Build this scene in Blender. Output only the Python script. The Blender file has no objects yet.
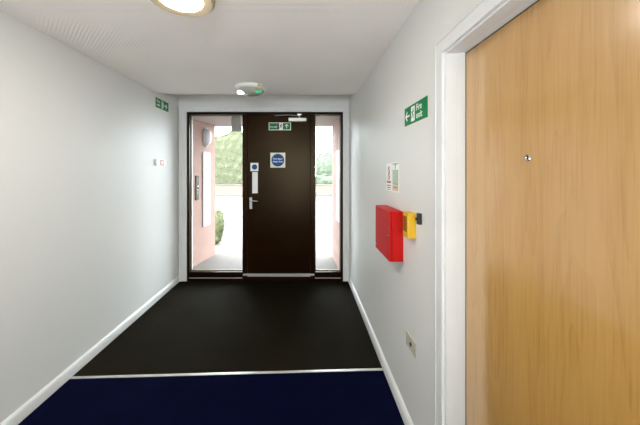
import bpy, bmesh, math, random
from mathutils import Vector, Matrix
random.seed(7)
C = bpy.context.scene
COL = C.collection

# ------------------------------------------------------------------ camera, world, exposure
F = 290.0                      # focal length in pixels of a 640 px wide frame
EYE = 1.486
cam_d = bpy.data.cameras.new('camera')
cam = bpy.data.objects.new('camera', cam_d); COL.objects.link(cam)
cam.location = (0, 0, EYE); cam.rotation_euler = (math.pi/2, 0, 0)
cam_d.sensor_fit = 'HORIZONTAL'; cam_d.sensor_width = 36.0
cam_d.lens = 36.0*F/640.0
cam_d.shift_x = 15.5/640.0; cam_d.shift_y = -41.5/640.0
cam_d.clip_start = 0.02; cam_d.clip_end = 200
C.camera = cam

w = bpy.data.worlds.new('sky'); C.world = w; w.use_nodes = True
wn = w.node_tree.nodes; wl = w.node_tree.links
bg = wn['Background']; bg.inputs['Color'].default_value = (0.86, 0.93, 1.0, 1); bg.inputs['Strength'].default_value = 10.0

C.view_settings.view_transform = 'Standard'; C.view_settings.look = 'None'
C.view_settings.gamma = 1.0; C.view_settings.use_curve_mapping = False
C.view_settings.exposure = 0.86
LAMP = 78.0
# fill light added outside the made-up back window to brighten the corridor
ld = bpy.data.lights.new('back_fill', 'AREA'); ld.shape = 'RECTANGLE'; ld.size = 1.5; ld.size_y = .9
ld.energy = 40; ld.color = (.93, .96, 1.0)
lo = bpy.data.objects.new('back_fill', ld); COL.objects.link(lo); lo.location = (-.25, -3.80, 1.72); lo.rotation_euler = (math.pi/2, 0, 0)

# upward fill light added behind the camera to brighten the ceiling
fd = bpy.data.lights.new('ceiling_fill', 'AREA'); fd.shape = 'DISK'; fd.size = .25; fd.energy = 13.5; fd.color = (.95, .96, 1.0)
fo = bpy.data.objects.new('ceiling_fill', fd); COL.objects.link(fo); fo.location = (-.25, -.30, .75); fo.rotation_euler = (math.radians(180-14), 0, 0)

# ------------------------------------------------------------------ helpers
ORG = {}
def srgb(r, g, b):
    f = lambda c: (c/255/12.92) if c/255 <= 0.04045 else ((c/255+0.055)/1.055)**2.4
    return (f(r), f(g), f(b), 1)

def mat(name, col, rough=0.6, metal=0.0, spec=0.5, bump=None, var=None, emit=0, sheen=0):
    m = bpy.data.materials.new(name); m.use_nodes = True
    n = m.node_tree.nodes; l = m.node_tree.links; b = n['Principled BSDF']
    b.inputs['Base Color'].default_value = col; b.inputs['Roughness'].default_value = rough
    b.inputs['Metallic'].default_value = metal; b.inputs['Specular IOR Level'].default_value = spec
    if sheen: b.inputs['Sheen Weight'].default_value = sheen
    tc = n.new('ShaderNodeTexCoord')
    ns = n.new('ShaderNodeTexNoise'); l.new(tc.outputs['Object'], ns.inputs['Vector'])
    sc, amt = var or (6.0, 0.03)
    ns.inputs['Scale'].default_value = sc; ns.inputs['Detail'].default_value = 4
    mr = n.new('ShaderNodeMapRange'); mr.inputs['From Min'].default_value = .3; mr.inputs['From Max'].default_value = .7
    mr.inputs['To Min'].default_value = 1-amt; mr.inputs['To Max'].default_value = 1+amt
    l.new(ns.outputs['Fac'], mr.inputs['Value'])
    vm = n.new('ShaderNodeVectorMath'); vm.operation = 'SCALE'; vm.inputs[0].default_value = col[:3]
    l.new(mr.outputs['Result'], vm.inputs['Scale']); l.new(vm.outputs['Vector'], b.inputs['Base Color'])
    if bump:
        n2 = n.new('ShaderNodeTexNoise'); l.new(tc.outputs['Object'], n2.inputs['Vector'])
        n2.inputs['Scale'].default_value = bump[0]; n2.inputs['Detail'].default_value = 3
        bp = n.new('ShaderNodeBump'); bp.inputs['Strength'].default_value = bump[1]; bp.inputs['Distance'].default_value = bump[2]
        l.new(n2.outputs['Fac'], bp.inputs['Height']); l.new(bp.outputs['Normal'], b.inputs['Normal'])
    if emit:
        b.inputs['Emission Color'].default_value = col; b.inputs['Emission Strength'].default_value = emit
    return m

def box(bm, x0, x1, y0, y1, z0, z1, bev=0):
    x0, x1 = sorted((x0, x1)); y0, y1 = sorted((y0, y1)); z0, z1 = sorted((z0, z1))
    t = bmesh.new()
    v = [t.verts.new(p) for p in ((x0,y0,z0),(x1,y0,z0),(x1,y1,z0),(x0,y1,z0),(x0,y0,z1),(x1,y0,z1),(x1,y1,z1),(x0,y1,z1))]
    for f in ((0,3,2,1),(4,5,6,7),(0,1,5,4),(1,2,6,5),(2,3,7,6),(3,0,4,7)): t.faces.new([v[i] for i in f])
    if bev: bmesh.ops.bevel(t, geom=t.edges[:], offset=bev, segments=2, affect='EDGES', profile=.5)
    merge(bm, t); return bm

def merge(bm, t, mtx=None):
    if mtx is not None: t.transform(mtx)
    me = bpy.data.meshes.new('tmp'); t.to_mesh(me); t.free(); bm.from_mesh(me); bpy.data.meshes.remove(me)

def prism(bm, pts, vec):
    """extrude a planar polygon (3D points) along vec"""
    vec = Vector(vec); n = len(pts)
    a = [bm.verts.new(Vector(p)) for p in pts]; b = [bm.verts.new(Vector(p)+vec) for p in pts]
    bm.faces.new(a[::-1]); bm.faces.new(b)
    for i in range(n): bm.faces.new((a[i], a[(i+1)%n], b[(i+1)%n], b[i]))
    return bm

def lathe(bm, prof, origin, axis='Z', seg=40):
    """prof: list of (radius, height along axis)"""
    o = Vector(origin); rings = []
    for r, h in prof:
        ring = []
        for i in range(seg if r > 1e-6 else 1):
            a = 2*math.pi*i/seg; c, s = r*math.cos(a), r*math.sin(a)
            p = {'Z': (c, s, h), '-Z': (c, -s, -h), 'X': (h, c, s), '-X': (-h, -c, s), 'Y': (s, h, c), '-Y': (c, -h, s)}[axis]
            ring.append(bm.verts.new(o+Vector(p)))
        rings.append(ring)
    for A, B in zip(rings, rings[1:]):
        for i in range(seg):
            j = (i+1) % seg
            if len(A) == 1 and len(B) == 1: continue
            if len(A) == 1: f = (A[0], B[i], B[j])
            elif len(B) == 1: f = (A[i], B[0], A[j])
            else: f = (A[i], B[i], B[j], A[j])
            bm.faces.new(f)
    bmesh.ops.recalc_face_normals(bm, faces=bm.faces[:])
    return bm

def tube(bm, pts, r, seg=12):
    pts = [Vector(p) for p in pts]; rings = []
    for i, p in enumerate(pts):
        d = (pts[min(i+1, len(pts)-1)]-pts[max(i-1, 0)]).normalized()
        u = d.orthogonal().normalized() if i == 0 else (u - d*u.dot(d)).normalized()
        v = d.cross(u)
        rings.append([bm.verts.new(p+(u*math.cos(2*math.pi*k/seg)+v*math.sin(2*math.pi*k/seg))*r) for k in range(seg)])
    for A, B in zip(rings, rings[1:]):
        for i in range(seg): bm.faces.new((A[i], A[(i+1)%seg], B[(i+1)%seg], B[i]))
    bm.faces.new(rings[0][::-1]); bm.faces.new(rings[-1]); bmesh.ops.recalc_face_normals(bm, faces=bm.faces[:])
    return bm

def obj(name, bm, m, parent=None, smooth=False, label=None):
    me = bpy.data.meshes.new(name)
    root = ORG.get(parent.name, Vector((0,0,0))) if parent else Vector((0,0,0))
    bmesh.ops.translate(bm, verts=bm.verts[:], vec=-root)
    bmesh.ops.recalc_face_normals(bm, faces=bm.faces[:])
    bm.to_mesh(me); bm.free()
    if smooth:
        for p in me.polygons: p.use_smooth = True
        me.set_sharp_from_angle(angle=math.radians(35))
    me.materials.append(m)
    o = bpy.data.objects.new(name, me); COL.objects.link(o)
    if parent: o.parent = parent
    ORG[o.name] = root
    if label: o['label'] = label
    return o

def thing(name, label, cat, loc, group=None):
    o = bpy.data.objects.new(name, None); COL.objects.link(o); o.location = loc; o.empty_display_size = .05
    o['label'] = label; o['category'] = cat
    if group: o['group'] = group
    ORG[o.name] = Vector(loc); return o
def tag(o, label, cat, group=None, kind=None):
    o['label'] = label; o['category'] = cat
    if group: o['group'] = group
    if kind: o['kind'] = kind
    return o
def struct(o, label=None):
    o['kind'] = 'structure'
    if label: o['label'] = label
    return o
def sempty(name, loc, label):
    o = bpy.data.objects.new(name, None); COL.objects.link(o); o.location = loc; o.empty_display_size = .05
    ORG[o.name] = Vector(loc); return struct(o, label)
B = bmesh.new

# ------------------------------------------------------------------ materials
M = {}
M['wall'] = mat('wall_paint', srgb(219, 218, 214), .47, spec=.5, bump=(90, .12, .002), var=(1.3, .012))
M['gloss_white'] = mat('gloss_white_paint', srgb(216, 216, 214), .4)
M['brown'] = mat('dark_brown_stain', srgb(27, 11, 3), .28, spec=.13, bump=(40, .05, .001), var=(5, .15))
M['navy'] = mat('navy_carpet', srgb(6, 9, 36), .95, spec=.02, bump=(420, .9, .004), var=(5, .16))
M['mat'] = mat('charcoal_matting', srgb(27, 23, 13), .75, spec=.03, bump=(260, .9, .005), var=(3, .14))
M['alu'] = mat('brushed_aluminium', srgb(205, 204, 198), .35, metal=.6)
M['chrome'] = mat('satin_chrome', srgb(190, 190, 190), .22, metal=1)
M['black'] = mat('black_plastic', srgb(16, 16, 18), .4)
M['white'] = mat('white_plastic', srgb(236, 236, 232), .4)
M['red'] = mat('red_enamel', srgb(186, 8, 4), .5, spec=.2)
M['yellow'] = mat('yellow_plastic', srgb(214, 168, 22), .4)
M['green'] = mat('sign_green', srgb(0, 122, 66), .5, spec=.2)
M['blue'] = mat('sign_blue', srgb(12, 76, 138), .5, spec=.2)
M['signwhite'] = mat('sign_white', srgb(238, 240, 234), .4)
M['cream'] = mat('sign_cream', srgb(222, 222, 200), .4)
M['pinkprint'] = mat('red_print', srgb(176, 80, 84), .5)
M['palegreen'] = mat('pale_green_print', srgb(176, 194, 170), .5)
M['darkgreen'] = mat('dark_green_print', srgb(40, 100, 70), .5)
M['orangeprint'] = mat('orange_print', srgb(214, 190, 168), .5)
M['plate'] = mat('beige_metal_plate', srgb(190, 184, 166), .4, metal=.15)
M['shaded_rim'] = mat('lamp_rim_shading', srgb(190, 172, 140), .5)  # tan shading of the lit lamps' rim put into its colour
M['lamp'] = mat('lit_diffuser', (1, .955, .88, 1), .4, emit=LAMP)
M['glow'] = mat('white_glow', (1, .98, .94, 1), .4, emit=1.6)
M['dimlamp'] = mat('unlit_diffuser', srgb(176, 178, 164), .2)
M['led'] = mat('green_indicator', srgb(80, 190, 140), .3, emit=.25)
M['sticker'] = mat('yellow_sticker', srgb(196, 184, 110), .5)
M['canopy'] = mat('pale_canopy_render', srgb(156, 144, 141), .7)
M['greybox'] = mat('grey_metal_box', srgb(165, 156, 150), .6)
M['outdoorwhite'] = mat('white_outdoor_board', srgb(180, 180, 181), .5)
M['intercom'] = mat('steel_intercom', srgb(71, 66, 52), .6, spec=.2)
M['seal_shadow'] = mat('frame_seal_shadow_gap', srgb(92, 70, 44), .7)
M['bead'] = mat('lit_glazing_bead', srgb(126, 111, 94), .5)  # colour lightened to show daylight falling on the inner jamb edge
M['kerb'] = mat('grey_kerb', srgb(88, 84, 80), .8)
M['opal'] = mat('opal_outdoor_lamp', srgb(190, 190, 195), .3)

def leafmat(name, c1, c2):
    m = bpy.data.materials.new(name); m.use_nodes = True; n = m.node_tree.nodes; l = m.node_tree.links
    b = n['Principled BSDF']; b.inputs['Roughness'].default_value = .6
    tc = n.new('ShaderNodeTexCoord'); ns = n.new('ShaderNodeTexNoise'); ns.inputs['Scale'].default_value = 9
    l.new(tc.outputs['Object'], ns.inputs['Vector']); r = n.new('ShaderNodeValToRGB')
    r.color_ramp.elements[0].color = c1; r.color_ramp.elements[1].color = c2
    r.color_ramp.elements[0].position = .35; r.color_ramp.elements[1].position = .65
    l.new(ns.outputs['Fac'], r.inputs['Fac']); l.new(r.outputs['Color'], b.inputs['Base Color'])
    return m
M['hedge'] = leafmat('hedge_leaves', srgb(68, 71, 42), srgb(82, 84, 54))
M['tree'] = leafmat('pale_tree_leaves', srgb(74, 84, 66), srgb(88, 98, 76))
M['bush'] = leafmat('bush_leaves', srgb(94, 102, 66), srgb(113, 117, 77))
M['stem'] = mat('bark', srgb(70, 60, 44), .8)

def ceilmat():
    m = mat('patterned_ceiling', srgb(246, 240, 233), .7, var=(2.0, .02))
    n = m.node_tree.nodes; l = m.node_tree.links; b = n['Principled BSDF']
    tc = n.new('ShaderNodeTexCoord')
    w1 = n.new('ShaderNodeTexWave'); w1.inputs['Scale'].default_value = 27; w1.inputs['Distortion'].default_value = .6
    w1.bands_direction = 'Y'
    w2 = n.new('ShaderNodeTexWave'); w2.inputs['Scale'].default_value = 22; w2.inputs['Distortion'].default_value = .8
    w2.bands_direction = 'DIAGONAL'
    for x in (w1, w2): l.new(tc.outputs['Object'], x.inputs['Vector'])
    ns = n.new('ShaderNodeTexNoise'); ns.inputs['Scale'].default_value = 1.4; l.new(tc.outputs['Object'], ns.inputs['Vector'])
    mx = n.new('ShaderNodeMix'); mx.data_type = 'FLOAT'
    rp = n.new('ShaderNodeMapRange'); rp.inputs['From Min'].default_value = .42; rp.inputs['From Max'].default_value = .58
    l.new(ns.outputs['Fac'], rp.inputs['Value']); l.new(rp.outputs['Result'], mx.inputs['Factor'])
    l.new(w1.outputs['Fac'], mx.inputs['A']); l.new(w2.outputs['Fac'], mx.inputs['B'])
    bp = n.new('ShaderNodeBump'); bp.inputs['Strength'].default_value = .5; bp.inputs['Distance'].default_value = .004
    l.new(mx.outputs['Result'], bp.inputs['Height']); l.new(bp.outputs['Normal'], b.inputs['Normal'])
    return m
M['ceiling'] = ceilmat()

def brickmat(name, c1, c2, c3):
    m = bpy.data.materials.new(name); m.use_nodes = True; n = m.node_tree.nodes; l = m.node_tree.links
    b = n['Principled BSDF']; b.inputs['Roughness'].default_value = .85
    tc = n.new('ShaderNodeTexCoord'); sx = n.new('ShaderNodeSeparateXYZ'); l.new(tc.outputs['Object'], sx.inputs[0])
    ad = n.new('ShaderNodeMath'); ad.operation = 'ADD'; l.new(sx.outputs['X'], ad.inputs[0]); l.new(sx.outputs['Y'], ad.inputs[1])
    cx = n.new('ShaderNodeCombineXYZ'); l.new(ad.outputs[0], cx.inputs['X']); l.new(sx.outputs['Z'], cx.inputs['Y'])
    br = n.new('ShaderNodeTexBrick'); l.new(cx.outputs[0], br.inputs['Vector'])
    br.inputs['Color1'].default_value = c1; br.inputs['Color2'].default_value = c2
    br.inputs['Mortar'].default_value = c3; br.inputs['Scale'].default_value = 1
    br.inputs['Brick Width'].default_value = .225; br.inputs['Row Height'].default_value = .075; br.inputs['Mortar Size'].default_value = .005
    l.new(br.outputs['Color'], b.inputs['Base Color'])
    bp = n.new('ShaderNodeBump'); bp.inputs['Strength'].default_value = .4; bp.inputs['Distance'].default_value = .004; bp.invert = True
    l.new(br.outputs['Fac'], bp.inputs['Height']); l.new(bp.outputs['Normal'], b.inputs['Normal'])
    return m
M['brick'] = brickmat('salmon_brick', srgb(155, 124, 113), srgb(148, 117, 105), srgb(150, 124, 114))
M['dimmed_brick'] = brickmat('dimmed_garden_brick', srgb(132, 96, 84), srgb(124, 90, 78), srgb(124, 106, 98))  # darker copy of the porch brick, toned down against open sky light

def pavemat():
    m = bpy.data.materials.new('pale_paving'); m.use_nodes = True; n = m.node_tree.nodes; l = m.node_tree.links
    b = n['Principled BSDF']; b.inputs['Roughness'].default_value = .85
    tc = n.new('ShaderNodeTexCoord'); br = n.new('ShaderNodeTexBrick'); l.new(tc.outputs['Object'], br.inputs['Vector'])
    br.inputs['Color1'].default_value = srgb(95, 88, 82); br.inputs['Color2'].default_value = srgb(93, 86, 81)
    br.inputs['Mortar'].default_value = srgb(82, 74, 69); br.inputs['Scale'].default_value = 1
    br.inputs['Brick Width'].default_value = .6; br.inputs['Row Height'].default_value = .6; br.inputs['Mortar Size'].default_value = .006
    br.offset = 0
    l.new(br.outputs['Color'], b.inputs['Base Color']); return m
M['paving'] = pavemat()

def oakmat():
    m = bpy.data.materials.new('light_oak_veneer'); m.use_nodes = True; n = m.node_tree.nodes; l = m.node_tree.links
    b = n['Principled BSDF']; b.inputs['Roughness'].default_value = .45; b.inputs['Specular IOR Level'].default_value = .5; b.inputs['Coat Weight'].default_value = 1; b.inputs['Coat Roughness'].default_value = .16; b.inputs['Coat IOR'].default_value = 1.9
    tc = n.new('ShaderNodeTexCoord')
    mp = n.new('ShaderNodeMapping'); mp.inputs['Scale'].default_value = (1, 1, .09); l.new(tc.outputs['Object'], mp.inputs['Vector'])
    # cathedral figure: distorted rings of a stretched noise
    n1 = n.new('ShaderNodeTexNoise'); n1.inputs['Scale'].default_value = 4.5; n1.inputs['Detail'].default_value = 2; n1.inputs['Roughness'].default_value = .4
    l.new(mp.outputs[0], n1.inputs['Vector'])
    mu = n.new('ShaderNodeMath'); mu.operation = 'MULTIPLY'; mu.inputs[1].default_value = 20; l.new(n1.outputs['Fac'], mu.inputs[0])
    pp = n.new('ShaderNodeMath'); pp.operation = 'FRACT'; l.new(mu.outputs[0], pp.inputs[0])
    # fine pores
    mp2 = n.new('ShaderNodeMapping'); mp2.inputs['Scale'].default_value = (1, 1, .035); l.new(tc.outputs['Object'], mp2.inputs['Vector'])
    n2 = n.new('ShaderNodeTexNoise'); n2.inputs['Scale'].default_value = 150; n2.inputs['Detail'].default_value = 3; l.new(mp2.outputs[0], n2.inputs['Vector'])
    n3 = n.new('ShaderNodeTexNoise'); n3.inputs['Scale'].default_value = 18; n3.inputs['Detail'].default_value = 2; l.new(mp2.outputs[0], n3.inputs['Vector'])
    a = n.new('ShaderNodeMath'); a.operation = 'MULTIPLY_ADD'; a.inputs[1].default_value = .10; l.new(pp.outputs[0], a.inputs[0])
    h = n.new('ShaderNodeMath'); h.operation = 'MULTIPLY_ADD'; h.inputs[1].default_value = .55; h.inputs[2].default_value = .225; l.new(n2.outputs['Fac'], h.inputs[0]); l.new(h.outputs[0], a.inputs[2])
    a2 = n.new('ShaderNodeMath'); a2.operation = 'MULTIPLY_ADD'; a2.inputs[1].default_value = .35; l.new(n3.outputs['Fac'], a2.inputs[0]); l.new(a.outputs[0], a2.inputs[2])
    r = n.new('ShaderNodeValToRGB'); l.new(a2.outputs[0], r.inputs['Fac'])
    e = r.color_ramp.elements; e[0].position = .50; e[0].color = OAK[0]; e[1].position = 1.25 if False else 1.0; e[1].color = OAK[2]
    k = e.new(.72); k.color = OAK[1]
    l.new(r.outputs['Color'], b.inputs['Base Color'])
    return m
OAK = (srgb(166, 118, 50), srgb(187, 141, 70), srgb(195, 152, 84))
M['oak'] = oakmat()

def glassmat():
    m = bpy.data.materials.new('clear_pane'); m.use_nodes = True; n = m.node_tree.nodes; l = m.node_tree.links
    n.clear(); o = n.new('ShaderNodeOutputMaterial'); t = n.new('ShaderNodeBsdfTransparent'); g = n.new('ShaderNodeBsdfGlossy')
    g.inputs['Roughness'].default_value = .02; t.inputs['Color'].default_value = (.93, .95, .94, 1)
    fr = n.new('ShaderNodeFresnel'); fr.inputs['IOR'].default_value = 1.35; mx = n.new('ShaderNodeMixShader')
    l.new(fr.outputs[0], mx.inputs[0]); l.new(t.outputs[0], mx.inputs[1]); l.new(g.outputs[0], mx.inputs[2]); l.new(mx.outputs[0], o.inputs[0])
    return m
M['glass'] = glassmat()

M['brown'].node_tree.nodes['Principled BSDF'].inputs['Specular Tint'].default_value = (1, .76, .46, 1)

# ------------------------------------------------------------------ room shell
XL, XR, YE, YB, ZC = -1.70, .607, 3.92, -3.6, 2.386
T = .16
OX0, OX1, OZ = -1.588, .520, 2.283            # end opening
DY0, DY1, DZ = .47, 1.267, 2.012             # oak door opening (outside of lining)
struct(obj('floor', box(B(), XL-T, XR+T, YB-T, YE+.2, -.2, -.006), M['wall']))
bm = B(); prism(bm, [(XL-T, YB-T, ZC), (XL-T, 3.35, ZC), (XL-T, YE, ZC+.127), (XL-T, YE+.2, ZC+.127), (XL-T, YE+.2, ZC+.30), (XL-T, YB-T, ZC+.30)], (XR-XL+2*T, 0, 0))
struct(obj('ceiling', bm, M['ceiling']))
struct(obj('wall_left', box(B(), XL-T, XL, YB-T, YE+.2, -.006, ZC+.14), M['wall']))
bm = B(); box(bm, XR, XR+T, YB-T, DY0, -.006, ZC+.14); box(bm, XR, XR+T, DY1, YE+.2, -.006, ZC+.14); box(bm, XR, XR+T, DY0, DY1, DZ, ZC+.14)
struct(obj('wall_right', bm, M['wall']))
bm = B(); box(bm, XL, OX0, YE, YE+.2, -.006, ZC+.14); box(bm, OX1, XR, YE, YE+.2, -.006, ZC+.14); box(bm, OX0, OX1, YE, YE+.2, OZ, ZC+.14)
struct(obj('wall_far', bm, M['wall']))
bm = B(); box(bm, XL, -1.05, YB-T, YB, -.006, ZC+.14); box(bm, .55, XR, YB-T, YB, -.006, ZC+.14); box(bm, -1.05, .55, YB-T, YB, 2.2, ZC+.14); box(bm, -1.05, .55, YB-T, YB, -.006, 1.2)
struct(obj('wall_back', bm, M['wall']))
w3 = sempty('added_window_3', (-.25, YB, 1.2), 'wide window added out of view at the back to let in fill light')  # unseen window added as an opening for the fill light
bm = B()
for a in ((-1.05, -.99, 1.2, 2.2), (.49, .55, 1.2, 2.2), (-.99, .49, 1.2, 1.26), (-.99, .49, 2.14, 2.2), (-.28, -.22, 1.26, 2.14)): box(bm, a[0], a[1], YB-.1, YB-.04, a[2], a[3], .003)
obj('window_frame', bm, M['gloss_white'], w3)
obj('glass_pane', box(B(), -.99, .49, YB-.073, YB-.067, 1.26, 2.14), M['glass'], w3)

# baseboards with a rounded top edge
def skirt(y0, y1, side):
    xw = XL if side < 0 else XR; d = -side
    prof = [(0, 0), (.020, 0), (.020, .052), (.016, .060), (.013, .066), (.006, .073), (0, .075)]
    bm = B(); prism(bm, [(xw+d*a, y0, b) for a, b in prof], (0, y1-y0, 0)); return bm
struct(obj('baseboard_left', skirt(YB, YE-.018, -1), M['gloss_white'], smooth=True))
bm = skirt(DY1+.062, YE-.018, 1); merge(bm, skirt(YB, DY0-.062, 1)); struct(obj('baseboard_right', bm, M['gloss_white'], smooth=True))

# floor coverings: navy carpet, dark entrance matting, aluminium strip between them
YL, YR_ = 2.093, 2.172                         # seam is slightly out of square
def seam(x, off=0): return YL+(YR_-YL)*(x-(-1.43))/(.577+1.43)+off
e = .021
bm = B(); prism(bm, [(XL+e, YB, -.006), (XR-e, YB, -.006), (XR-e, DY0, -.006), (XR+.05, DY0, -.006), (XR+.05, DY1, -.006), (XR-e, DY1, -.006), (XR-e, seam(XR, -.004), -.006), (XL+e, seam(XL, -.004), -.006)], (0, 0, .006))
tag(obj('carpet', bm, M['navy']), 'navy blue carpet covering the corridor floor on the near side of the metal strip', 'carpet')
bm = B(); prism(bm, [(XL+e, seam(XL, .004), -.006), (XR-e, seam(XR, .004), -.006), (XR-e, YE-.005, -.006), (XL+e, YE-.005, -.006)], (0, 0, .006))
tag(obj('entrance_mat', bm, M['mat']), 'blackish brown entrance matting between the metal strip and the dark door', 'mat')
bm = B()
y0, y1 = seam(XL+e), seam(XR-e)
for (a, b, z0, z1) in ((-.012, .012, 0, .002), (-.008, .008, .002, .0035)):
    prism(bm, [(XL+e, y0+a, z0), (XR-e, y1+a, z0), (XR-e, y1+b, z0), (XL+e, y0+b, z0)], (0, 0, z1-z0))
tag(obj('threshold_strip', bm, M['alu']), 'thin pale metal strip across the floor where navy carpet meets dark matting', 'threshold strip')

# ------------------------------------------------------------------ end screen: trim, windows, dark door
bm = B()
for d, a, b in ((.018, 0, .105), (.026, .070, .105)):   # board plus raised back band
    yy = YE-d
    box(bm, OX0-b+.0, OX0-a, yy, YE, 0, OZ+b-.02, .003)
    box(bm, OX1+a, OX1+min(b, XR-OX1-.002), yy, YE, 0, OZ+b-.02, .003)
    box(bm, OX0-a, OX1+a, yy, YE, OZ+a*.75, OZ+b-.02, .003)
struct(obj('trim_1', bm, M['gloss_white']), 'white moulded architrave framing the dark entrance screen')
F0, F1 = YE-.004, YE+.075                      # frame depth
P1a, P1b, P2a, P2b = -.838, -.772, .080, .142
bm = B()
box(bm, OX0, OX1, F0, F1, 2.250, OZ, .002)     # head
box(bm, P1a, P1b, F0, F1, .03, 2.250, .002); box(bm, P2a, P2b, F0, F1, .03, 2.250, .002)
box(bm, P1a, P2b, F0-.01, F1+.04, 0, .060, .003)
box(bm, P1b-.001, P1b+.02, YE+.055, F1, .06, 2.25); box(bm, P2a-.02, P2a+.001, YE+.055, F1, .06, 2.25); box(bm, P1b, P2a, YE+.055, F1, 2.225, 2.251)
d1 = sempty('door_1', (-.35, YE, 0), 'dark brown entrance door with closer, lever handle and blue and green signs')
obj('door_frame', bm, M['brown'], d1)
leaf = obj('door_leaf', box(B(), P1b+.004, P2a-.004, YE+.006, YE+.052, .098, 2.244, .002), M['brown'], d1)
bm = B(); prism(bm, [(P1a+.01, YE-.020, .080), (P1a+.01, YE+.006, .080), (P1a+.01, YE+.006, .100), (P1a+.01, YE-.004, .100), (P1a+.01, YE-.020, .088)], (P2b-P1a-.02, 0, 0))
box(bm, P1a+.01, P2b-.01, YE+.0, YE+.06, .060, .082)
obj('threshold', bm, M['alu'], d1, label='pale aluminium weather bar under the door')
# closer
bm = B(); box(bm, -.215, .028, YE-.040, YE+.006, 2.152, 2.200, .006); cl = obj('door_closer', bm, M['alu'], d1)
bm = B(); lathe(bm, [(0, 0), (.017, 0), (.017, .028), (0, .028)], (-.07, YE-.02, 2.200), 'Z', 20)
tube(bm, [(-.07, YE-.018, 2.226), (-.22, YE-.085, 2.228), (-.395, YE-.030, 2.230)], .007, 8)
tube(bm, [(-.395, YE-.030, 2.230), (-.39, YE-.002, 2.236)], .007, 8)
box(bm, -.10, -.035, YE-.035, YE-.004, 2.232, 2.262, .006)
obj('closer_arm', bm, M['chrome'], cl, smooth=True)
# lever handle
hx, hz = -.725, 1.055
bm = B(); box(bm, hx-.020, hx+.020, YE-.003, YE+.006, hz-.085, hz+.075, .003)
hb = obj('handle_plate', bm, M['chrome'], d1)
bm = B(); tube(bm, [(hx, YE, hz+.03), (hx, YE-.035, hz+.03), (hx+.008, YE-.05, hz+.03), (hx+.04, YE-.053, hz+.03), (hx+.10, YE-.053, hz+.026)], .009, 12)
obj('lever_handle', bm, M['chrome'], hb, smooth=True)
bm = B(); lathe(bm, [(0, 0), (.012, 0), (.012, .006), (0, .006)], (hx, YE-.003, hz-.04), '-Y', 16); obj('lock_cylinder', bm, M['chrome'], hb)
# finger plate
bm = B(); box(bm, -.707, -.632, YE-.000, YE+.006, 1.185, 1.472, .002); obj('finger_plate', bm, M['white'], d1, label='long white finger plate above the handle')

def sidelight(name, x0, x1, jx0, jx1, label):
    r = sempty(name, ((x0+x1)/2, YE, 0), label)
    bm = B()
    if jx0 < x0: box(bm, jx0, x0, F0, F1, 0, 2.250, .002)
    if jx1 > x1: box(bm, x1, jx1, F0, F1, 0, 2.250, .002)
    box(bm, x0, x1, F0, F1, .0, .121, .003)
    box(bm, x0, x1, F0-.012, F0+.02, 0, .040, .004)
    fr = obj('window_frame', bm, M['brown'], r)
    bm = B(); g = .012
    for a in ((x0, x0+g, .121, 2.25), (x1-g, x1, .121, 2.25), (x0+g, x1-g, .121, .121+g), (x0+g, x1-g, 2.25-g, 2.25)):
        box(bm, a[0], a[1], YE+.05, YE+.07, a[2], a[3])
    obj('glazing_bead', bm, M['bead'], r)
    bm = B(); box(bm, x0, x1, F0-.014, F0-.002, .040, .048, .001); obj('sill_bead', bm, M['alu'], r)
    obj('glass_pane', box(B(), x0+.002, x1-.002, YE+.040, YE+.046, .123, 2.248), M['glass'], r)
sidelight('window_1', -1.556, P1a, OX0, P1a, 'tall glass sidelight beside the handle edge of the dark door, looking onto pink brick')
sidelight('window_2', P2b, .492, P2b, OX1, 'narrow glass sidelight between the dark door and the red cabinet wall')

# ------------------------------------------------------------------ oak door on the right wall
LX = .689
d2 = sempty('door_2', (LX, .87, 0), 'light oak veneer flat door with peephole in a white frame')
LY0, LY1, LZ = .500, 1.237, 1.986
obj('door_leaf', box(B(), LX, LX+.044, LY0, LY1, .008, LZ, .0015), M['oak'], d2)
bm = B()    # lining with a rebate
for (xa, xb, t) in ((XR-.002, .652, .030), (.652, LX+.06, .0265)):
    box(bm, xa, xb, LY1+.003+(.030-t), DY1, 0, DZ, .0015)
    box(bm, xa, xb, DY0, LY0-.003-(.030-t), 0, DZ, .0015)
    box(bm, xa, xb, LY0-.003-(.030-t), LY1+.003+(.030-t), LZ+.003+(.030-t), DZ, .0015)
obj('door_lining', bm, M['gloss_white'], d2)
bm = B()
for (xa, a, b) in ((.5935, -.012, .042), (.5915, .042, .062)):
    box(bm, xa, XR, DY1+a, DY1+b, 0, DZ+b-.002, .0012); box(bm, xa, XR, DY0-b, DY0-a, 0, DZ+b-.002, .0012)
    box(bm, xa, XR, DY0-a, DY1+a, DZ+a-.002, DZ+b-.002, .0012)
obj('architrave', bm, M['gloss_white'], d2)
bm = B(); box(bm, LX-.0005, LX+.016, LY1, LY1+.004, .01, LZ+.004); box(bm, LX-.0005, LX+.016, LY0, LY1, LZ, LZ+.004)
obj('seal_gap_shadow', bm, M['seal_shadow'], d2)  # seal strip; its dark brown also stands for shadow in the leaf gap
py, pz = .894, 1.486+13*.894/290
bm = B(); lathe(bm, [(.0045, 0), (.0045, .002), (.006, .004), (.0095, .004), (.011, .002), (.011, 0)], (LX, py, pz), '-X', 24)
ph = obj('peephole', bm, M['chrome'], d2, smooth=True)
bm = B(); lathe(bm, [(0, .0035), (.003, .003), (.0055, .001), (.0055, 0)], (LX-.0005, py, pz), '-X', 20); obj('lens', bm, M['black'], ph, smooth=True)

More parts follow.
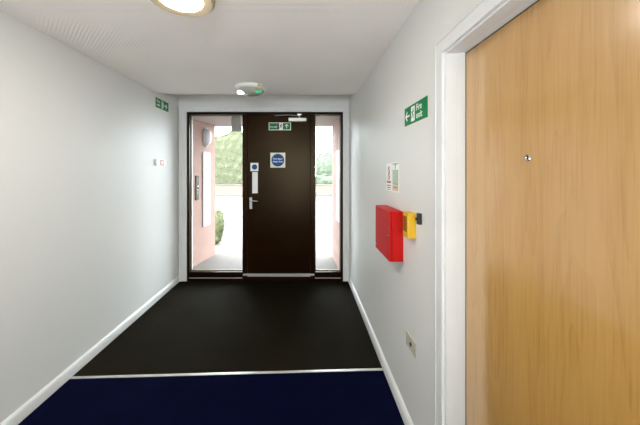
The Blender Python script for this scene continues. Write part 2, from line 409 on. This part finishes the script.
# ------------------------------------------------------------------ signs
class Face:
    """2D drawing on a wall: u across, v up, lifted along n"""
    def __init__(s, o, u, n): s.o, s.u, s.n = Vector(o), Vector(u), Vector(n)
    def p(s, a, b, h=0): return s.o+s.u*a+Vector((0, 0, b))+s.n*h
    def rect(s, bm, a0, a1, b0, b1, h0, h1): return prism(bm, [s.p(a0, b0, h0), s.p(a1, b0, h0), s.p(a1, b1, h0), s.p(a0, b1, h0)], s.n*(h1-h0))
    def poly(s, bm, pts, h0, h1): return prism(bm, [s.p(a, b, h0) for a, b in pts], s.n*(h1-h0))
    def disc(s, bm, a, b, r, h0, h1, seg=28): return s.poly(bm, [(a+r*math.cos(2*math.pi*k/seg), b+r*math.sin(2*math.pi*k/seg)) for k in range(seg)], h0, h1)
    def line(s, bm, p, q, w_, h0, h1):
        p, q = Vector(p), Vector(q); d = (q-p).normalized()*w_/2; k = Vector((-d.y, d.x))
        return s.poly(bm, [tuple(p-k), tuple(q-k), tuple(q+k), tuple(p+k)], h0, h1)
    def text(s, bm, txt, a, b, size, h, align='LEFT', wscale=1):
        cu = bpy.data.curves.new('t', 'FONT'); cu.body = txt; cu.size = size; cu.align_x = align; cu.extrude = .0002; cu.space_line = .95
        cu.offset = size*.012; cu.resolution_u = 3
        o = bpy.data.objects.new('t', cu); COL.objects.link(o)
        bpy.context.view_layer.update()
        me = bpy.data.meshes.new_from_object(o.evaluated_get(bpy.context.evaluated_depsgraph_get()))
        t = bmesh.new(); t.from_mesh(me)
        for v in t.verts: v.co = s.p(a+v.co.x*wscale, b+v.co.y, h+v.co.z)
        m2 = bpy.data.meshes.new('t'); t.to_mesh(m2); t.free(); bm.from_mesh(m2)
        bpy.data.objects.remove(o); bpy.data.meshes.remove(m2); bpy.data.meshes.remove(me); bpy.data.curves.remove(cu)

def arrow(f, bm, cx, cz, s, d, h0, h1):
    """arrow with shaft and open head; d = unit direction (2D)"""
    D = Vector(d); N = Vector((-D.y, D.x)); c = Vector((cx, cz))
    f.line(bm, c-D*s, c+D*s*.75, s*.36, h0, h1)
    tip = c+D*s
    for g in (1, -1): f.line(bm, tip+D*.06*s, tip-D*s*.85+N*g*s*.85, s*.36, h0, h1)
def runner(f, bm, cx, cz, s, h0, h1, flip=1, doorway=True):
    """running figure; s = half height"""
    P = lambda a, b: (cx+flip*a*s, cz+b*s)
    f.disc(bm, *P(-.10, .72), s*.17, h0, h1, 14)
    for a, b, w_ in ((P(.0, .50), P(.16, -.05), .26), (P(-.02, .45), P(-.42, .38), .13), (P(-.42, .40), P(-.52, .12), .11), (P(.05, .42), P(.42, .22), .13),
                     (P(.42, .24), P(.52, .42), .11), (P(.14, -.05), P(-.24, -.22), .17), (P(-.24, -.20), P(-.22, -.68), .14), (P(.16, -.05), P(.34, -.42), .17), (P(.34, -.40), P(.70, -.58), .14)):
        f.line(bm, a, b, w_*s, h0, h1)
Hh = (.0018, .0024)

# right wall: arrow | running figure | Fire exit
f = Face((XR, 1.752, 1.753), (0, -1, 0), (-1, 0, 0))
t = thing('fire_exit_sign', 'green fire exit sign on the wall beside the oak door frame, white arrow and lettering', 'sign', (XR, 1.59, 1.753), 'fire exit signs')
W, H = .324, .106
obj('sign_plate', f.rect(B(), 0, W, 0, H, 0, .0018), M['green'], t)
bm = B(); arrow(f, bm, .050, H/2, .030, (-1, 0), *Hh); obj('arrow', bm, M['signwhite'], t)
bm = B(); f.rect(bm, .106, .160, .012, .094, .0018, .0022); pn = obj('figure_panel', bm, M['signwhite'], t)
bm = B(); runner(f, bm, .133, .053, .036, .0022, .0026, -1); obj('running_figure', bm, M['green'], pn)
bm = B(); f.text(bm, 'Fire', .178, .060, .050, .0021); f.text(bm, 'exit', .178, .018, .050, .0021, wscale=1.1); obj('lettering', bm, M['signwhite'], t)

# left wall: lettering and arrow panels
f = Face((XL, 3.31, 1.486+64.2*3.31/290), (0, 1, 0), (1, 0, 0))
t = thing('fire_exit_sign', 'small green exit sign high on the long plain wall near the ceiling', 'sign', (XL, 3.46, 2.21), 'fire exit signs')
W, H = .31, .112
obj('sign_plate', f.rect(B(), 0, W, 0, H, 0, .0018), M['green'], t)
bm = B(); f.text(bm, 'Fire', .022, .062, .050, .0021); f.text(bm, 'exit', .022, .022, .050, .0021); obj('lettering', bm, M['signwhite'], t)
bm = B(); f.rect(bm, .138, .150, .0, H, .0018, .0022); f.rect(bm, .160, .182, .02, .092, .0018, .0022); obj('figure_panel', bm, M['signwhite'], t)
bm = B(); arrow(f, bm, .235, H/2, .032, (1, 0), *Hh); obj('arrow', bm, M['signwhite'], t)

# on the door: green sign
YD = YE+.006
f = Face((-.484, YD, 2.038), (1, 0, 0), (0, -1, 0))
t = thing('fire_exit_sign', 'white bordered green exit sign at the top of the dark door under the closer', 'sign', (-.334, YD, 2.038), 'fire exit signs')
W, H = .300, .104
obj('sign_plate', f.rect(B(), 0, W, 0, H, 0, .0014), M['signwhite'], t)
bm = B(); f.rect(bm, .008, .140, .008, H-.008, .0014, .002); f.rect(bm, .192, W-.008, .008, H-.008, .0014, .002); gp = obj('green_panel', bm, M['green'], t)
bm = B(); f.rect(bm, .110, .142, .010, H-.010, .002, .0022); f.text(bm, 'Fire exit', .012, .036, .030, .0022); bm2 = bm
obj('lettering', bm2, M['signwhite'], t); 
bm = B(); f.rect(bm, .112, .140, .008, H-.008, .0022, .0026); obj('dark_bar', bm, M['black'], t)
bm = B(); runner(f, bm, .166, .052, .040, .0014, .0022, -1); obj('running_figure', bm, M['black'], t)
bm = B(); arrow(f, bm, .242, H/2, .026, (0, 1), .002, .0026); obj('arrow', bm, M['signwhite'], t)

# blue round sign
f = Face((-.462, YD, 1.532), (1, 0, 0), (0, -1, 0))
t = thing('fire_door_sign', 'square cream sign with large blue disc in the middle of the dark door', 'sign', (-.36, YD, 1.532), 'blue disc door signs')
obj('sign_plate', f.rect(B(), 0, .202, 0, .202, 0, .0014), M['cream'], t)
bm = B(); f.disc(bm, .101, .101, .086, .0014, .002, 40); obj('blue_disc', bm, M['blue'], t)
bm = B(); f.text(bm, 'Fire door', .101, .108, .034, .0022, 'CENTER'); f.text(bm, 'keep shut', .101, .072, .034, .0022, 'CENTER'); obj('lettering', bm, M['signwhite'], t)
# small blue sign
f = Face((-.732, YD, 1.484), (1, 0, 0), (0, -1, 0))
t = thing('fire_door_sign', 'little square white sign with blue dot above the white finger plate', 'sign', (-.68, YD, 1.484), 'blue disc door signs')
obj('sign_plate', f.rect(B(), 0, .108, 0, .112, 0, .0014), M['signwhite'], t)
bm = B(); f.disc(bm, .056, .056, .036, .0014, .002, 32); obj('blue_disc', bm, M['blue'], t)

# two printed notices on the right wall
f = Face((XR, 2.144, 1.345), (0, -1, 0), (-1, 0, 0))
t = thing('safety_notice', 'white notice with red symbols, beside the pale green notice', 'notice', (XR, 2.08, 1.345), 'notices above the red cabinet')
obj('notice_plate', f.rect(B(), 0, .132, 0, .196, 0, .0018), M['signwhite'], t)
bm = B()
for cz, r in ((.150, .026), (.104, .026)):
    for k in range(24):
        a0, a1 = 2*math.pi*k/24, 2*math.pi*(k+1)/24
        f.poly(bm, [(.066+r*math.cos(a0), cz+r*math.sin(a0)), (.066+r*math.cos(a1), cz+r*math.sin(a1)), (.066+(r-.008)*math.cos(a1), cz+(r-.008)*math.sin(a1)), (.066+(r-.008)*math.cos(a0), cz+(r-.008)*math.sin(a0))], .0018, .0023)
    f.line(bm, (.066-r*.6, cz+r*.6), (.066+r*.6, cz-r*.6), .007, .0018, .0023)
f.rect(bm, .018, .114, .055, .071, .0018, .0023); f.rect(bm, .018, .114, .034, .042, .0018, .0023); f.rect(bm, .018, .114, .020, .026, .0018, .0023); f.rect(bm, .025, .107, .008, .012, .0018, .0023)
obj('red_symbol', bm, M['pinkprint'], t)
f = Face((XR, 2.000, 1.345), (0, -1, 0), (-1, 0, 0))
t = thing('safety_notice', 'pale green and orange printed notice beside the red symbol notice', 'notice', (XR, 1.93, 1.345), 'notices above the red cabinet')
obj('notice_plate', f.rect(B(), 0, .137, 0, .198, 0, .0018), M['signwhite'], t)
bm = B(); f.rect(bm, .008, .129, .055, .150, .0018, .0023); obj('green_panel', bm, M['palegreen'], t)
bm = B(); f.rect(bm, .008, .129, .008, .050, .0018, .0023); obj('orange_panel', bm, M['orangeprint'], t)
bm = B(); f.rect(bm, .010, .127, .186, .191, .0018, .0023); f.line(bm, (.066, .155), (.066, .187), .010, .0018, .0024); f.disc(bm, .066, .180, .009, .0018, .0024)
obj('dark_symbol', bm, M['darkgreen'], t)
for z in (.052, .030): obj('printed_line', f.rect(B(), .014, .123, z, z+.004, .0023, .0026), M['darkgreen'], t)

# ------------------------------------------------------------------ wall fittings, right wall
t = thing('red_cabinet', 'red metal wall cabinet mounted below the printed notices', 'cabinet', (XR, 1.953, .928))
obj('cabinet_body', box(B(), .537, XR, 1.778, 2.128, .928, 1.237, .003), M['red'], t)
dr = obj('cabinet_door', box(B(), .521, .5355, 1.778, 2.128, .928, 1.237, .003), M['red'], t)
bm = B(); lathe(bm, [(0, 0), (.009, 0), (.009, .006), (.004, .008), (0, .008)], (.521, 1.802, 1.082), '-X', 16); obj('lock', bm, M['chrome'], dr)
bm = B(); box(bm, .5200, .5212, 2.075, 2.105, .955, .968); obj('label_plate', bm, M['pinkprint'], dr)
for z in (1.0, 1.18): obj('hinge', tube(B(), [(.537, 2.131, z), (.537, 2.131, z+.04)], .004, 8), M['red'], t)
t = thing('yellow_box', 'small yellow key box on the wall between the red cabinet and the black bracket', 'box', (XR, 1.61, 1.118))
obj('box_body', box(B(), .563, XR, 1.579, 1.662, 1.116, 1.256, .004), M['yellow'], t)
bm = B(); box(bm, .5605, .5632, 1.590, 1.650, 1.150, 1.235, .001); fp = obj('box_front', bm, mat('dull_amber_window', srgb(150, 96, 18), .25), t)
bm = B(); box(bm, .559, .5632, 1.592, 1.648, 1.127, 1.140, .001); obj('latch', bm, M['yellow'], t)
t = thing('black_bracket', 'tiny black wall bracket beside the yellow box', 'bracket', (XR, 1.52, 1.208))
obj('bracket_plate', box(B(), .588, XR, 1.496, 1.526, 1.208, 1.266, .003), M['black'], t)
bm = B(); lathe(bm, [(0, 0), (.006, 0), (.006, .005), (.008, .006), (.008, .008), (0, .008)], (.588, 1.511, 1.236), '-X', 18); obj('knob', bm, M['black'], t)
t = thing('switch_plate', 'beige metal switch plate with black keyhole low on the wall', 'switch plate', (XR, 1.648, .466))
obj('plate', box(B(), XR-.006, XR, 1.577, 1.719, .466, .546, .003), M['plate'], t)
bm = B(); lathe(bm, [(0, 0), (.012, 0), (.010, .004), (0, .004)], (XR-.006, 1.640, .506), '-X', 20); ks = obj('key_switch', bm, M['black'], t)
for y in (1.588, 1.708): obj('screw', lathe(B(), [(0, 0), (.004, 0), (.003, .0015), (0, .0015)], (XR-.006, y, .506), '-X', 12), M['chrome'], t)

# left wall: small white unit with red square
t = thing('call_point', 'small white wall unit with a faint red square below the green sign', 'call point', (XL, 3.39, 1.545))
obj('call_point_body', box(B(), XL, XL+.022, 3.29, 3.52, 1.548, 1.622, .004), M['white'], t)
f = Face((XL+.022, 3.29, 1.548), (0, 1, 0), (1, 0, 0))
bm = B(); f.rect(bm, .085, .165, .008, .066, 0, .003); pl = obj('red_frame', bm, mat('faded_red', srgb(214, 140, 128), .5), t)
bm = B(); f.rect(bm, .105, .145, .022, .052, .003, .004); obj('panel', bm, M['white'], pl)

# ------------------------------------------------------------------ ceiling lights
def ceiling_light(x, y, lit, label):
    t = thing('ceiling_light', label, 'ceiling light', (x, y, ZC), 'round ceiling lights')
    bm = B(); lathe(bm, [(0, 0), (.162, 0), (.165, .006), (.163, .028), (.152, .038), (.110, .036), (0, .030)], (x, y, ZC), '-Z', 56)
    obj('rim', bm, M['shaded_rim'] if lit else M['white'], t, smooth=True)
    R_, dp = (.108, .014) if lit else (.145, .062)
    bm = B(); prof = [(R_, .028)]+[(R_*math.cos(a), .032+dp*math.sin(a)) for a in [math.pi/2*k/10 for k in range(10)]]+[(0, .032+dp)]
    lathe(bm, prof, (x, y, ZC), '-Z', 56)
    obj('diffuser', bm, M['lamp'] if lit else M['dimlamp'], t, smooth=True)
    return t
ceiling_light(-.625, 1.47, True, 'round glowing ceiling light overhead, nearest to the oak door')
t = ceiling_light(-.577, 3.10, False, 'round grey ceiling light with small white glow and green indicator, close to the entrance screen')
bm = B(); lathe(bm, [(0, 0), (.028, .002), (.036, .012), (.026, .022), (0, .026)], (-.480, 3.03, ZC-.066), '-Z', 20); obj('green_indicator', bm, M['led'], t, smooth=True)
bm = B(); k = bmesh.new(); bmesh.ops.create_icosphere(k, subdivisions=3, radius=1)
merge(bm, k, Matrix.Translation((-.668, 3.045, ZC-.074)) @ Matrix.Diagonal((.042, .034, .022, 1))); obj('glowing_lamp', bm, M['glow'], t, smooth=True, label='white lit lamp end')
bm = B(); box(bm, -.490, -.440, 2.968, 2.984, ZC-.032, ZC-.004, .001); obj('sticker', bm, M['sticker'], t)
ceiling_light(-.60, -1.8, True, 'round glowing ceiling light added out of view further back to brighten the corridor')  # unseen lamp added behind the camera to raise the corridor's light
ceiling_light(-.60, -2.9, True, 'round glowing ceiling light added out of view at the back for extra light')  # second unseen lamp, added for the same extra light

# ------------------------------------------------------------------ outside
GZ = -.02
struct(obj('ground', box(B(), -30, 30, YE+.2, 60, GZ-.3, GZ), M['paving']))
def splay(bm, p, q, th, z0, z1):
    p, q = Vector((*p, 0)), Vector((*q, 0)); d = (q-p).normalized(); n = Vector((d.y, -d.x, 0))*th
    return prism(bm, [(a.x, a.y, z0) for a in (p, q, q+n, p+n)], (0, 0, z1-z0))
LW0, LW1 = (-1.83, YE+.2), (-1.615, 5.24)
RW0, RW1 = (.530, YE+.2), (.492, 5.12)
struct(obj('wall_porch_left', splay(B(), LW0, LW1, -.22, GZ, 2.30), M['brick']), 'pink brick porch wall outside the wider sidelight')
struct(obj('wall_porch_right', splay(B(), RW0, RW1, .22, GZ, 2.30), M['brick']), 'pink brick porch wall outside the narrow sidelight')
tag(obj('canopy', box(B(), -2.1, 1.1, YE+.2, 5.36, 2.30, 2.52, .01), M['canopy']), 'pale flat porch canopy above the brick walls outside', 'canopy')

def lw(s, off=0):
    a, b = Vector(LW0), Vector(LW1); d = (b-a).normalized(); n = Vector((d.y, -d.x)); return a+(b-a)*((s-a.y)/(b.y-a.y))+n*off
def onwall(bm, W0, W1, s0, s1, z0, z1, th, side, bev=0):
    a, b = Vector(W0), Vector(W1); g = lambda s: a+(b-a)*((s-a.y)/(b.y-a.y)); d = (b-a).normalized(); n = Vector((d.y, -d.x))*side*th
    p, q = g(s0), g(s1); return prism(bm, [(v.x, v.y, z0) for v in (p, q, q+n, p+n)], (0, 0, z1-z0))
# bulkhead lamp on the left porch wall
c = lw(4.92); nd = Vector((LW1[1]-LW0[1], -(LW1[0]-LW0[0]))).normalized(); ang = math.atan2(nd.y, nd.x)
t = thing('wall_lamp', 'white oval lamp on the pink brick wall outside the door', 'wall lamp', (c.x, c.y, 2.06))
for nm, prof, m_ in (('lamp_base', [(0, 0), (.15, 0), (.152, .03), (.14, .035), (0, .035)], M['opal']), ('lamp_globe', [(.138, .030), (.136, .05), (.12, .075), (.09, .10), (.05, .115), (0, .12)], M['opal'])):
    k = B(); lathe(k, prof, (0, 0, 0), 'X', 36); k.transform(Matrix.Diagonal((.8, .62, 1.05, 1)))
    k.transform(Matrix.Translation((c.x, c.y, 2.06)) @ Matrix.Rotation(ang, 4, 'Z')); obj(nm, k, m_, t, smooth=True)
# white board and intercom
bm = onwall(B(), LW0, LW1, 4.82, 5.04, .56, 1.80, .02, 1); tag(obj('wall_board', bm, M['outdoorwhite']), 'tall narrow white board on the brick under the oval lamp', 'board')
bm = onwall(B(), RW0, RW1, 4.16, 4.60, .72, 1.80, .012, -1); tag(obj('wall_board', bm, M['outdoorwhite']), 'white board on the brick seen through the narrow sidelight', 'board')
c = lw(4.65)
t = thing('intercom_panel', 'grey metal intercom panel on the pink brick outside the wider sidelight', 'intercom', (c.x, c.y, 1.02))
obj('panel_plate', onwall(B(), LW0, LW1, 4.61, 4.69, 1.02, 1.41, .018, 1), M['intercom'], t)
bm = onwall(B(), LW0, LW1, 4.625, 4.675, 1.32, 1.37, .020, 1); obj('speaker_grille', bm, M['black'], t)
for k in range(4): obj('call_button', onwall(B(), LW0, LW1, 4.64, 4.66, 1.08+.05*k, 1.10+.05*k, .022, 1), M['chrome'], t)
# grey box under canopy edge
t = thing('hanging_box', 'square grey box hanging under the porch canopy outside the wider sidelight', 'box', (-1.01, 4.32, 2.08))
obj('box_body', box(B(), -1.085, -.94, 4.29, 4.36, 2.078, 2.285, .006), M['greybox'], t)
bm = B(); box(bm, -1.07, -.955, 4.30, 4.35, 2.285, 2.30); obj('mounting_bracket', bm, M['greybox'], t)

# low brick wall with coping along the far side
struct(obj('wall_garden', box(B(), -14, 12, 17.4, 17.62, GZ, .62), M['dimmed_brick']), 'low brick boundary wall below the hedge')
tag(obj('wall_coping', box(B(), -14, 12, 17.36, 17.66, .62, .67, .01), M['kerb']), 'grey coping stones along the low brick wall below the hedge', 'coping')
tag(obj('kerb', box(B(), -14, 12, 17.15, 17.35, GZ, .10, .01), M['kerb']), 'grey kerb at the foot of the low brick wall', 'kerb')

def leaves(bm, n, sample, size):
    for _ in range(n):
        p, nrm = sample(); s = size*random.uniform(.6, 1.3)
        u = Vector((random.gauss(0, 1), random.gauss(0, 1), random.gauss(0, 1))).normalized(); v = (nrm+u*.4).normalized(); a = v.orthogonal().normalized()
        a = Matrix.Rotation(random.uniform(0, 6.28), 3, v) @ a; b = v.cross(a)
        bm.faces.new([bm.verts.new(p+a*s), bm.verts.new(p+b*s*.45+v*s*.1), bm.verts.new(p-a*s), bm.verts.new(p-b*s*.45+v*s*.1)])
def foliage(name, blobs, n, size, m, label, cat, trunk=None, core=.9):
    c0 = blobs[0][0]; t = thing(name, label, cat, (c0[0], c0[1], GZ if trunk else c0[2]-blobs[0][1][2]))
    bm = B(); tot = sum(r[0]*r[2] for _, r in blobs)
    for c, r in blobs:
        c = Vector(c); r = Vector(r)
        k = bmesh.new(); bmesh.ops.create_icosphere(k, subdivisions=3, radius=1)
        for v in k.verts:
            q = v.co.copy(); v.co = Vector((q.x*r.x, q.y*r.y, q.z*r.z))*core*(1+.06*math.sin(9*q.x+5*q.z+c.x)+.05*math.cos(11*q.y-7*q.z))+c
        merge(bm, k)
        def smp():
            while 1:
                q = Vector((random.gauss(0, 1), random.gauss(0, 1), random.gauss(0, 1))).normalized()
                if q.y < .5: break
            h = random.uniform(.9, 1.08); return Vector((q.x*r.x, q.y*r.y, q.z*r.z))*h+c, q
        leaves(bm, int(n*r[0]*r[2]/tot), smp, size)
    obj('foliage', bm, m, t)
    if trunk:
        for (x, y, z, rad) in trunk: obj('stem', tube(B(), [(x, y, GZ), (x+.03*rad*10, y, z*.5), (x, y, z)], rad, 8), M['stem'], t)
    return t
# tall hedge beyond the garden wall (wide sidelight), paler tree (narrow sidelight)
t = thing('hedge', 'tall clipped light green hedge behind the low brick wall outside', 'hedge', (-4.9, 19, GZ))
htop = lambda x: 3.45+.62*min(1, max(0, (x+6.4)/1.9))+.05*math.sin(5*x)+.04*math.sin(13*x+1)
k = B(); nx, nz = 60, 30
for yy in (18.45, 19.6):
    for a in range(nx):
        for c in range(nz):
            q = []
            for da, dc in ((0, 0), (1, 0), (1, 1), (0, 1)):
                x = -8.4+(a+da)*6.6/nx; v = (c+dc)/nz; q.append(k.verts.new((x, yy+(.30*v**6)*(1 if yy < 19 else -1)+.05*math.sin(7*x+9*v)*math.cos(11*v*3-4*x), .0+htop(x)*v)))
            k.faces.new(q)
for a in range(nx):
    x0, x1 = -8.4+a*6.6/nx, -8.4+(a+1)*6.6/nx
    k.faces.new([k.verts.new(p) for p in ((x0, 18.7, htop(x0)), (x1, 18.7, htop(x1)), (x1, 19.35, htop(x1)), (x0, 19.35, htop(x0)))])
for x in (-8.4, -1.8): k.faces.new([k.verts.new(p) for p in ((x, 18.45, 0), (x, 19.6, 0), (x, 19.35, htop(x)), (x, 18.7, htop(x)))])
bmesh.ops.remove_doubles(k, verts=k.verts[:], dist=.002)
def hs():
    x = random.uniform(-8.4, -1.8)
    if random.random() < .12: return Vector((x, random.uniform(18.65, 19.3), htop(x)+random.uniform(-.03, .05))), Vector((0, -.4, 1))
    v = random.uniform(.02, 1); return Vector((x, 18.45+.30*v**6-random.uniform(0, .05), htop(x)*v)), Vector((0, -1, .5))
leaves(k, 9000, hs, .055)
obj('foliage', k, M['hedge'], t)
for x in (-7.5, -6.1, -4.7, -3.3): obj('stem', tube(B(), [(x, 19, GZ), (x, 19, 1.6)], .05, 8), M['stem'], t)
foliage('garden_tree', [((1.45, 19.5, 1.60), (.95, .9, 1.2)), ((.95, 19.7, 1.25), (.8, .8, 1.1)), ((2.1, 19.6, 1.5), (.9, .8, 1.2)), ((1.6, 18.7, .75), (1.2, .5, .55))], 3600, .10, M['tree'],
        'pale rounded green tree seen through the narrow sidelight', 'tree', [(1.35, 19.5, 1.4, .09)])
foliage('shrub', [((-1.82, 6.02, .36), (.15, .15, .30)), ((-1.84, 6.02, .14), (.13, .14, .16)), ((-1.78, 6.04, .52), (.10, .10, .15))], 1500, .030, M['bush'],
        'small upright green bush beside the corner of the pink brick wall', 'bush', [(-1.84, 6.0, .3, .02), (-1.80, 6.02, .3, .015)])
